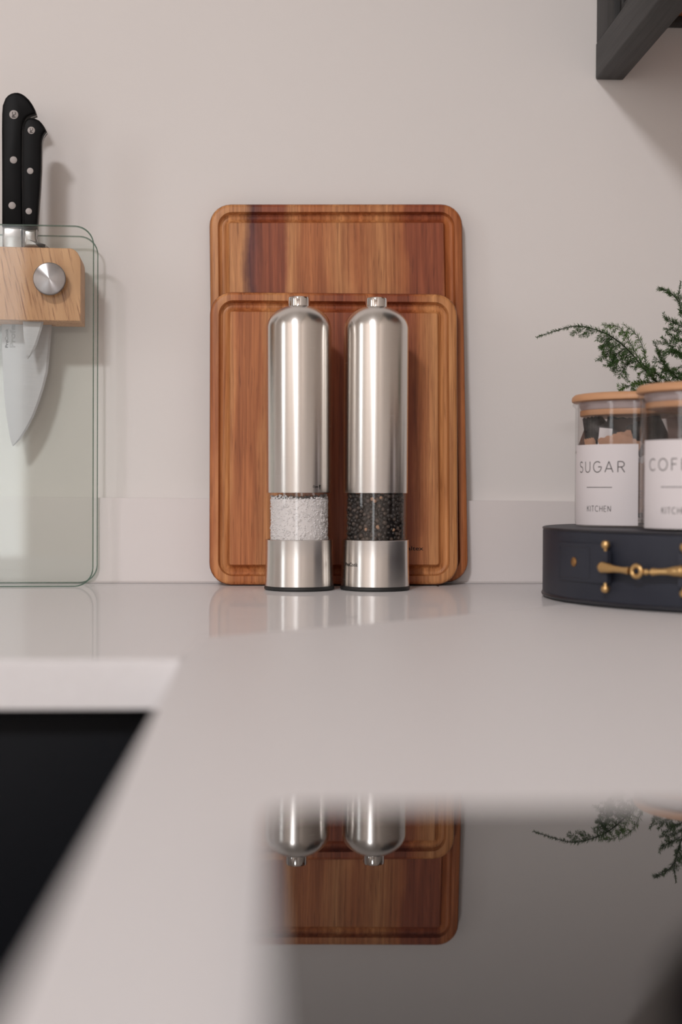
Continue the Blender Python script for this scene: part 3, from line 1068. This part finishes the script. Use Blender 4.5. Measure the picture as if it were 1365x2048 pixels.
def strip(name, a0, a1, z0, z1, o0, o1, mat, n=14):
    V, F = [], []
    for i in range(n + 1):
        a = a0 + (a1 - a0) * i / n
        for z, of in ((z0, o0), (z0, o1 - 0.3), (z0 + 0.4, o1), (z1 - 0.4, o1), (z1, o1 - 0.3), (z1, o0)):
            V.append(tuple(on_case(a, z, of)))
    for i in range(n):
        for k_ in range(6):
            j = (k_ + 1) % 6
            F.append((i * 6 + k_, i * 6 + j, (i + 1) * 6 + j, (i + 1) * 6 + k_))
    F.append(tuple(range(6)))
    F.append(tuple(range(n * 6, n * 6 + 6)))
    return build(name, V, F, mat, case, 30)
def stitches(patch, a0, a1, z0, z1):
    V, F = [], []
    def st(p, q):
        v, f = tube_data([p, q], 0.22, 5, len(V))
        V.extend(v)
        F.extend(f)
    n = 9
    for i in range(n):
        u, v = a0 + (a1 - a0) * (i + 0.15) / n, a0 + (a1 - a0) * (i + 0.8) / n
        for z in (z0, z1):
            st(on_case(u, z, 1.75), on_case(v, z, 1.75))
        u, v = z0 + (z1 - z0) * (i + 0.15) / n, z0 + (z1 - z0) * (i + 0.8) / n
        for a in (a0, a1):
            st(on_case(a, u, 1.75), on_case(a, v, 1.75))
    s_ = build('stitching', V, F, LEATHER_TRIM, patch, 60)
    s_['kind'] = 'stuff'
for side, (a0, a1) in ((-1, (-79, -58)), (1, (-38, -17))):
    pt = strip('strap_patch', a0, a1, 16.2, 42.6, -0.5, 1.7, LEATHER)
    if side < 0:
        stitches(pt, -77.6, -64.5, 18.5, 40.2)
        ra = -70.8
    else:
        stitches(pt, -31.5, -18.4, 18.5, 40.2)
        ra = -25.2
    c = on_case(ra, 29.6, 1.6)
    nrm = Vector((math.sin(math.radians(ra)), -math.cos(math.radians(ra)), 0))
    tang = Vector((0, 0, 1)).cross(nrm)
    V, F = [], []
    pv, pf = lathe_data([(3.3, 0), (3.3, 0.5), (2.4, 1.2), (0, 1.5)], 24)
    build('rivet', [tuple(c + tang * x + Vector((0, 0, 1)) * y + nrm * z) for x, y, z in pv], pf, BRASS_DULL, pt, 40)
# snaffle bit: two upright cheek bars with knobs and a jointed mouthpiece
def bead_line(pts, rads, seg=14, sub=5):
    P = smooth_line(pts, sub)
    R_ = []
    n = len(rads) - 1
    for i in range(len(P)):
        f_ = i / (len(P) - 1) * n
        k_ = min(int(f_), n - 1)
        t_ = f_ - k_
        t_ = t_ * t_ * (3 - 2 * t_)
        R_.append(rads[k_] * (1 - t_) + rads[k_ + 1] * t_)
    return tube_data(P, R_, seg)
for a in (-58, -38):
    v, f = bead_line([on_case(a, z, 5.0) for z in (10.6, 11.4, 13.4, 15.2, 16.4, 28, 39.6, 40.8, 42.8, 44.8, 45.6)], [0.9, 2.5, 3.1, 2.5, 1.2, 1.2, 1.2, 2.5, 3.1, 2.5, 0.9])
    build('cheek_bar', v, f, BRASS, case, 60)
    strip('strap_loop', a - 1.1, a + 1.1, 17.4, 38.6, 3.2, 7.0, LEATHER, 6)
def mouth(a0, a1):
    pts = [on_case(a0 + (a1 - a0) * t, 28.0 - 1.4 * t, 8.5 + 1.5 * t) for t in (0, 0.12, 0.3, 0.55, 0.75, 1.0)]
    v, f = bead_line(pts, [2.0, 3.9, 3.3, 2.3, 2.1, 2.6])
    return build('mouthpiece', v, f, BRASS, case, 60)
mouth(-58.8, -50.0)
mouth(-37.2, -44.6)
cc = on_case(-48.2, 26.6, 10.2)
nr = Vector((math.sin(math.radians(-48.2)), -math.cos(math.radians(-48.2)), 0))
tg_ = Vector((0, 0, 1)).cross(nr).normalized()
V, F = [], []
n, m_ = 28, 10
for i in range(n):
    a = 2 * math.pi * i / n
    rd = tg_ * math.cos(a) + Vector((0, 0, 1)) * math.sin(a)
    for k_ in range(m_):
        b = 2 * math.pi * k_ / m_
        V.append(tuple(cc + rd * (3.5 + 1.6 * math.cos(b)) + nr * (1.6 * math.sin(b))))
for i in range(n):
    for k_ in range(m_):
        F.append((i * m_ + k_, ((i + 1) % n) * m_ + k_, ((i + 1) % n) * m_ + (k_ + 1) % m_, i * m_ + (k_ + 1) % m_))
build('joint_ring', V, F, BRASS, case, 60)
v, f = bead_line([on_case(a, 26.4, 10.2) for a in (-46.6, -46.2, -45.6, -45.2, -44.9, -44.4, -44.0)], [0.8, 2.0, 2.2, 1.1, 1.1, 1.9, 1.2])
build('joint_link', v, f, BRASS, case, 60)

# ------------------------------------------------------------------ storage jars
def jar(label, x, y, word, a_mid, half, a_text, tw_):
    o = thing('storage_jar', label, 'jar', (x, y, CH), group=None)
    R_ = 44.0
    lathe('glass_body', [(0, 0.3), (R_ - 3, 0.3), (R_ - 0.8, 1.4), (R_, 4), (R_, 88.0), (R_ + 0.8, 89.4), (R_ + 2.0, 90.2), (R_ + 2.0, 91.6), (R_ + 0.6, 92.2), (R_ - 1.6, 91.6), (R_ - 1.8, 88.0), (R_ - 1.8, 6), (R_ - 4, 4.4), (0, 4.2)], CLEAR, o, 128, smooth=30)
    ld = lathe('lid', [(0, 92.6), (R_ + 1.6, 92.6), (R_ + 2.6, 93.2), (R_ + 2.9, 94.6), (R_ + 2.4, 96.6), (R_ + 0.6, 98.2), (R_ - 2, 98.6), (0, 98.6)], BAMBOO, o, 128)
    lathe('seal', [(0, 92.4), (R_ - 2.6, 92.4), (R_ - 2.4, 90.5), (R_ - 4.5, 86.6), (0, 86.6)], SEAL, ld, 96)
    lathe('plug', [(0, 86.4), (R_ - 3.6, 86.4), (R_ - 3.4, 85.8), (R_ - 3.4, 82.9), (R_ - 3.8, 82.4), (0, 82.4)], BAMBOO, ld, 96)
    # wrapped paper label
    V, F = [], []
    n = 24
    for i in range(n + 1):
        a = math.radians(a_mid - half + 2 * half * i / n)
        for rr_, z in ((R_ + 0.05, 1.4), (R_ + 0.3, 1.4), (R_ + 0.3, 60.4), (R_ + 0.05, 60.4)):
            V.append((rr_ * math.sin(a), -rr_ * math.cos(a), z))
    for i in range(n):
        for k_ in range(4):
            F.append((i * 4 + k_, i * 4 + (k_ + 1) % 4, (i + 1) * 4 + (k_ + 1) % 4, (i + 1) * 4 + k_))
    F.append((0, 1, 2, 3))
    F.append(tuple(n * 4 + i for i in range(4)))
    lb = build('paper_label', V, F, PAPER, o, 30)
    fn = cyl_map(R_ + 0.36, math.radians(a_text))
    P = []
    v, f = stroke_text(word, tw_, 7.9, 0.66, 0.34)
    P.append((v, f, 0, 40.0))
    v, f = ribbon([(-11.5, 0), (11.5, 0)], 0.5, 1.0)
    P.append((v, f, 0, 29.0))
    v, f = stroke_text('KITCHEN', 21.5, 4.1, 0.44, 0.26)
    P.append((v, f, 0, 11.4))
    flat_text('label_lettering', P, fn, INK_SOFT, lb)
    return o

SX, SY = 277, 1055
jar('glass jar with bamboo lid and a white SUGAR label, full of sachets', SX, SY, 'SUGAR', -50, 39, -50.5, 42)
jar('blurred glass jar with bamboo lid and a white COFFEE label, nearest to the hob', 300, 955, 'COFFEE', -43, 39, -43, 46)

# coffee granules
random.seed(4)
V, F = lathe_data([(0, 4.6), (38, 4.6), (41.6, 8), (41.8, 44), (36, 47), (20, 49.5), (0, 50)], 72)
V = [(x + (random.uniform(-0.5, 0.2)) * x / 42, y + random.uniform(-0.5, 0.2) * y / 42, z + random.uniform(-0.7, 0.7)) for x, y, z in V]
cg = place(build('coffee_granules', V, F, COFFEE, None, 60), 300, 955, CH)
cg['kind'] = 'stuff'
tag(cg, 'brown coffee filling the jar with the COFFEE label', 'coffee')

# sachets in the sugar jar
VIEW = math.radians(-14.7)
vr = Vector((math.cos(VIEW), math.sin(VIEW), 0))       # to the right as one looks at the jar
vf = Vector((math.sin(VIEW), -math.cos(VIEW), 0))      # towards the viewer
def crumple_mat(name, col, rough, spec=0.5):
    m, nt, bs = new_mat(name)
    bs.inputs['Base Color'].default_value = col
    bs.inputs['Roughness'].default_value = rough
    bs.inputs['Specular IOR Level'].default_value = spec
    bump(nt, bs, noise(nt, mapped(nt, (1, 1, 1)), 130, 3), 0.5, 0.002)
    return m
FOIL = crumple_mat('black foil', (0.006, 0.005, 0.005, 1), 0.3)
GREY = crumple_mat('dark grey packet', (0.030, 0.026, 0.025, 1), 0.45)
KRAFT = crumple_mat('kraft paper', (0.52, 0.30, 0.20, 1), 0.7, 0.2)
WHITE = crumple_mat('white packet', (0.78, 0.75, 0.76, 1), 0.6, 0.2)
BROWN = crumple_mat('brown packet', (0.10, 0.060, 0.048, 1), 0.45)
REDBROWN = crumple_mat('red brown packet', (0.085, 0.030, 0.024, 1), 0.45)
CREASE = simple('pale printed edge', (0.62, 0.57, 0.50, 1), 0.4)
def sachet(label, s, t, d, w_, h_, rot, mat, bend=0.0, extra=None, zig=True, at=None, group='sachets in the sugar jar'):
    """pillow packet; s right, t up from the case top, d towards the viewer (mm from the jar's axis)"""
    o_c = vr * s + vf * d + Vector((0, 0, t + (3.0 if t > 50 else 0)))
    nx, nz = 10, 12
    cr_, sr = math.cos(math.radians(rot)), math.sin(math.radians(rot))
    V, F = [], []
    for side in (1, -1):
        for j in range(nz + 1):
            for i in range(nx + 1):
                u, v_ = i / nx * 2 - 1, j / nz * 2 - 1
                e_ = (1 - u * u) * (1 - v_ ** 4)
                x = u * w_ / 2
                z = v_ * h_ / 2
                if zig and j in (0, nz):
                    z += (0.5 if i % 2 else -0.5) * (1 if j else -1)
                p = side * (0.12 + 1.0 * e_) - bend * (u * u)
                V.append(tuple(o_c + vr * (x * cr_ - z * sr) + Vector((0, 0, 1)) * (x * sr + z * cr_) + vf * p))
    m_ = (nx + 1) * (nz + 1)
    for q in (0, 1):
        for j in range(nz):
            for i in range(nx):
                a = q * m_ + j * (nx + 1) + i
                F.append((a, a + 1, a + nx + 2, a + nx + 1))
    rim_ = [i for i in range(nx + 1)] + [j * (nx + 1) + nx for j in range(1, nz + 1)] + [nz * (nx + 1) + i for i in range(nx - 1, -1, -1)] + [j * (nx + 1) for j in range(nz - 1, 0, -1)]
    for a, b in zip(rim_, rim_[1:] + rim_[:1]):
        F.append((a, b, b + m_, a + m_))
    e = thing('sachet', label, 'sachet', (*(at or (SX, SY)), CH), group=group)
    build('packet', V, F, mat, e, 50)
    def local(x, z, off):
        return o_c + vr * (x * cr_ - z * sr) + Vector((0, 0, 1)) * (x * sr + z * cr_) + vf * off
    if extra:
        extra(e, local)
    return e
def eyelet(e, L):
    V, F = [], []
    n = 24
    for i in range(n):
        a = 2 * math.pi * i / n
        for r_, off in ((0.9, 1.0), (0.9, 1.5), (2.1, 1.5), (2.1, 1.0)):
            V.append(tuple(L(r_ * math.cos(a) - 1.0, r_ * math.sin(a) + 1.5, off)))
    for i in range(n):
        for k_ in range(4):
            F.append((i * 4 + k_, i * 4 + (k_ + 1) % 4, ((i + 1) % n) * 4 + (k_ + 1) % 4, ((i + 1) % n) * 4 + k_))
    build('eyelet', V, F, CREASE, e, 40)
    pv, pf = lathe_data([(0, 0), (0.88, 0), (0.88, 0.2), (0, 0.2)], 16)
    build('eyelet_hole', [tuple(L(x - 1.0, y + 1.5, 1.05 + z)) for x, y, z in pv], pf, FOIL, e, 40)
def crease_line(pts):
    def fn(e, L):
        v, f = tube_data([L(x, z, 1.35) for x, z in pts], 0.28, 6)
        build('folded_edge', v, f, CREASE, e, 60)
    return fn
def scribble(e, L):
    V, F = [], []
    for k_ in range(3):
        P = [(-5 + i * 0.9, -2.5 - k_ * 2.2 + 0.5 * math.sin(i * 2.2 + k_)) for i in range(10)]
        for a, b in zip(P, P[1:]):
            v, f = tube_data([L(a[0], a[1], 1.25), L(b[0], b[1], 1.25)], 0.16, 4, len(V))
            V += v
            F += f
    build('printed_mark', V, F, INK, e, 0)
sachet('dark brown sachet edge against the left wall of the sugar jar', -35.5, 63, 3, 8, 26, -20, BROWN)
sachet('pointed black foil sachet with pale folded edge, at the left of the sugar jar', -29.5, 64, 8, 14, 30, 8, FOIL, 1, crease_line([(2.5, 4), (1, 1), (0.4, -4), (-2, -6)]))
sachet('orange kraft sachet poking out low at the left of the sugar jar', -31, 52, 11, 8, 22, 12, KRAFT)
sachet('dark grey sachet with crease, second from the left in the sugar jar', -19.5, 61.5, 12, 15, 34, 38, GREY, 1, crease_line([(-4, -8), (-2.6, 2), (-1.5, 9)]))
sachet('plain white sachet standing upright in the sugar jar', -22.0, 58, 19, 9.5, 24, -6, WHITE, 0.5, None, False)
sachet('dark grey tag with a ringed eyelet in the sugar jar', -16.5, 63, 15.6, 13, 25, 36, GREY, 0, eyelet)
sachet('kraft sachet lying aslant across the middle of the sugar jar', -13, 58.5, 23, 25, 14, 16, KRAFT, 1, scribble)
sachet('second kraft sachet tucked under the slanted one in the sugar jar', -6, 57, 26.5, 20, 13, -24, KRAFT, 1, scribble)
sachet('wide brown sachet at the back of the sugar jar', -3, 66, 6, 30, 24, 4, BROWN)
sachet('large dark grey sachet under the lid of the sugar jar', -2, 68, 1, 38, 20, -5, GREY)
sachet('black foil sachet with pale edge at the right of the sugar jar', 12, 62, 10, 26, 32, 24, FOIL, 1, crease_line([(-11, -9), (0, -9), (10, -9)]))
sachet('white printed sachet showing right of the SUGAR label', 7, 44, 31, 15, 26, -62, WHITE, 0.5, scribble)
sachet('tall kraft sachet with dark marks, right of the SUGAR label', 8, 29, 35.5, 14, 36, 4, KRAFT, 0.5, scribble)
sachet('black foil sachet low down right of the SUGAR label', 10, 18, 31.5, 14, 22, -5, FOIL)
sachet('kraft sachet lying on the floor of the sugar jar', 4, 11.5, 27, 22, 9, 5, KRAFT)

for lab, s_, t_, d_, w_, rt, mt in (('dark brown portion packet rising behind the COFFEE label, on the left', -14, 59, 6, 22, 7, BROWN),
                                    ('red brown portion packet rising behind the COFFEE label, on the right', 9, 60, 9, 24, -5, REDBROWN)):
    sachet(lab, s_, t_, d_, w_, 32, rt, mt, 1, None, True, (300, 955), 'portion packets in the coffee jar')

# ------------------------------------------------------------------ asparagus fern
PX, PY = 432, 1110
plant = thing('asparagus_fern', 'feathery green asparagus fern arching out behind the two jars', 'plant', (PX, PY, CH))
lathe('pot', [(0, 0.4), (30, 0.4), (33, 2), (41, 62), (42, 66), (40, 66.4), (38, 64), (36, 52), (0, 52)], POT, plant, 64)
lathe('soil', [(0, 58), (20, 58.5), (37, 57)], SOIL, plant, 48)
FR = [
    ('main', [(429.1, 1110.0, 125.1), (383.6, 1110.0, 145.8), (337.7, 1105.0, 154.2), (312.3, 1100.0, 160.3), (296.2, 1095.0, 172.6), (282.5, 1093.0, 187.5), (268.0, 1090.0, 198.2), (253.8, 1088.0, 203.7), (239.9, 1087.0, 206.1), (224.1, 1086.0, 202.4), (207.7, 1085.0, 196.7)]),
    ('arcR', [(308.9, 1102.0, 162.4), (300.3, 1106.0, 175.2), (298.1, 1110.0, 190.5), (293.2, 1113.0, 202.6), (283.1, 1116.0, 211.5)]),
    ('arcM', [(299.8, 1098.0, 170.6), (289.9, 1103.0, 187.4), (284.2, 1106.0, 199.4), (277.5, 1108.0, 208.2), (264.8, 1110.0, 210.6)]),
    ('low', [(268.0, 1090.0, 197.5), (262.0, 1086.0, 191.6), (259.6, 1084.0, 184.4)]),
    ('low', [(278.6, 1093.0, 189.8), (269.5, 1088.0, 182.6), (265.0, 1085.0, 174.2)]),
    ('low', [(286.3, 1095.0, 182.7), (277.7, 1089.0, 174.7), (272.3, 1086.0, 166.3)]),
    ('low', [(283.9, 1095.0, 185.7), (271.8, 1086.0, 179.0), (266.8, 1083.0, 171.7)]),
    ('low', [(274.4, 1092.0, 193.1), (268.0, 1098.0, 189.0), (265.4, 1100.0, 183.3)]),
    ('sprout', [(375.6, 1110.0, 143.7), (338.1, 1106.0, 152.7), (312.9, 1102.0, 160.1), (295.9, 1098.0, 164.3), (284.0, 1095.0, 161.6), (274.9, 1093.0, 157.1)]),
    ('sprout', [(342.7, 1108.0, 151.3), (319.2, 1110.0, 157.1), (303.7, 1112.0, 159.1), (289.0, 1114.0, 156.8)]),
    ('clump', [(408.0, 1110.0, 132.1), (356.2, 1100.0, 150.9), (325.2, 1090.0, 163.5), (307.9, 1085.0, 177.3), (297.8, 1080.0, 194.4)]),
    ('clump', [(408.0, 1110.0, 132.1), (348.2, 1100.0, 150.8), (318.8, 1095.0, 161.9), (300.1, 1085.0, 170.7), (289.0, 1080.0, 176.7)]),
    ('clump', [(416.1, 1110.0, 132.1), (361.7, 1105.0, 159.1), (337.6, 1105.0, 178.6), (321.5, 1105.0, 190.2), (311.4, 1105.0, 200.3)]),
    ('clump', [(416.1, 1110.0, 132.1), (369.1, 1115.0, 151.9), (344.8, 1115.0, 163.7), (324.5, 1115.0, 173.4), (311.6, 1115.0, 177.2)]),
    ('vert', [(420.1, 1110.0, 128.2), (372.1, 1112.0, 155.7), (343.7, 1112.0, 183.2), (332.2, 1112.0, 210.8), (326.8, 1112.0, 230.5), (327.9, 1112.0, 245.5)]),
    ('side', [(327.6, 1112.0, 228.1), (318.4, 1108.0, 235.7), (308.7, 1105.0, 238.7)]),
    ('side', [(331.4, 1112.0, 208.8), (320.8, 1106.0, 211.9), (312.1, 1102.0, 215.7)]),
    ('side', [(333.5, 1112.0, 203.7), (322.2, 1108.0, 206.3), (313.3, 1106.0, 207.1)]),
    ('side', [(337.6, 1112.0, 195.0), (324.6, 1105.0, 198.1), (315.2, 1100.0, 202.2)]),
    ('side', [(339.6, 1112.0, 187.1), (328.7, 1116.0, 189.4), (319.8, 1120.0, 192.5)]),
    ('side', [(329.7, 1112.0, 220.6), (338.5, 1116.0, 231.2), (345.7, 1120.0, 235.8)]),
]
random.seed(21)
def needle_run(P, V, F, dens, ln, start=0.0, spread=1.0):
    """whorls of thin flat needles along a polyline, swept forward"""
    n = len(P)
    acc = 0.0
    tot = sum((P[i + 1] - P[i]).length for i in range(n - 1)) or 1
    run = 0.0
    for i in range(n - 1):
        seg = P[i + 1] - P[i]
        L = seg.length
        if L < 1e-6:
            continue
        t = seg / L
        up = Vector((0, 0, 1)) if abs(t.z) < 0.9 else Vector((1, 0, 0))
        s_ = t.cross(up).normalized()
        u_ = s_.cross(t)
        acc += L * dens
        while acc >= 1:
            acc -= 1
            f_ = random.random()
            if (run + L * f_) / tot < start:
                continue
            p = P[i] + seg * f_
            a = random.uniform(0, 2 * math.pi)
            out = s_ * math.cos(a) + u_ * math.sin(a)
            tip_f = 1 - 0.55 * max(0, ((run + L * f_) / tot - 0.8) / 0.2)
            l_ = ln * random.uniform(0.65, 1.25) * tip_f
            d = (out * spread + t * random.uniform(0.5, 1.1)).normalized() * l_
            wv = d.cross(Vector((random.uniform(-1, 1), random.uniform(-1, 1), random.uniform(-1, 1)))).normalized() * 0.23
            b = len(V)
            V += [tuple(p), tuple(p + d * 0.45 + wv), tuple(p + d), tuple(p + d * 0.45 - wv)]
            F.append((b, b + 1, b + 2, b + 3))
        run += L
for kind, pts in FR:
    P = smooth_line([(x - PX, y - PY, z - CH) for x, y, z in pts], 8)
    r0 = {'main': 0.75, 'vert': 0.8, 'clump': 0.6, 'sprout': 0.55}.get(kind, 0.32)
    v, f = tube_data(P, [r0 * (1 - 0.75 * i / (len(P) - 1)) + 0.08 for i in range(len(P))], 6)
    st = build('frond', v, f, STEM, plant, 60)
    V, F = [], []
    start = {'main': 0.30, 'vert': 0.45, 'clump': 0.25, 'sprout': 0.3}.get(kind, 0.0)
    dens = {'main': 4.2, 'vert': 3.0, 'clump': 4.5, 'sprout': 4.5, 'low': 5.0, 'side': 4.2}.get(kind, 3.6)
    needle_run(P, V, F, dens * 1.4, 3.9, start)
    # short side sprays
    nspr = {'main': 16, 'clump': 30, 'sprout': 20, 'low': 8, 'side': 6, 'vert': 18, 'arcR': 7, 'arcM': 10}[kind]
    for q in range(nspr):
        lo, hi = (0.42, 0.80) if kind == 'main' else ((0.5, 0.85) if kind in ('vert',) else (0.25, 0.95))
        i = int((lo + (hi - lo) * (q + random.random()) / nspr) * (len(P) - 2))
        t = (P[i + 1] - P[i]).normalized()
        if kind in ('main',):
            side = Vector((random.uniform(-0.7, 0.2), random.uniform(-0.6, 0.6), random.uniform(-1, -0.35)))
            L = random.uniform(7, 13)
        elif kind in ('arcR', 'arcM'):
            side = Vector((random.uniform(-0.6, 0.3), random.uniform(-0.6, 0.6), random.uniform(-1, -0.2)))
            L = random.uniform(5, 9)
        else:
            side = Vector((random.uniform(-1, 1), random.uniform(-1, 1), random.uniform(-0.8, 0.9)))
            L = random.uniform(5, 11) if kind != 'side' else random.uniform(3, 6)
        d = (t * 0.7 + side.normalized()).normalized()
        Q = [P[i] + d * (L * k_ / 5) + Vector((0, 0, -0.03 * (k_ * L / 5) ** 2 * 0.25)) for k_ in range(6)]
        b = len(V)
        tv_, tf_ = tube_data(Q, 0.13, 4, b)
        V += tv_
        F += tf_
        needle_run(Q, V, F, 5.6, 3.1)
    nd = build('needles', V, F, LEAF_YOUNG if kind in ('arcR', 'arcM', 'sprout') else LEAF, st, 0)
    nd['kind'] = 'stuff'
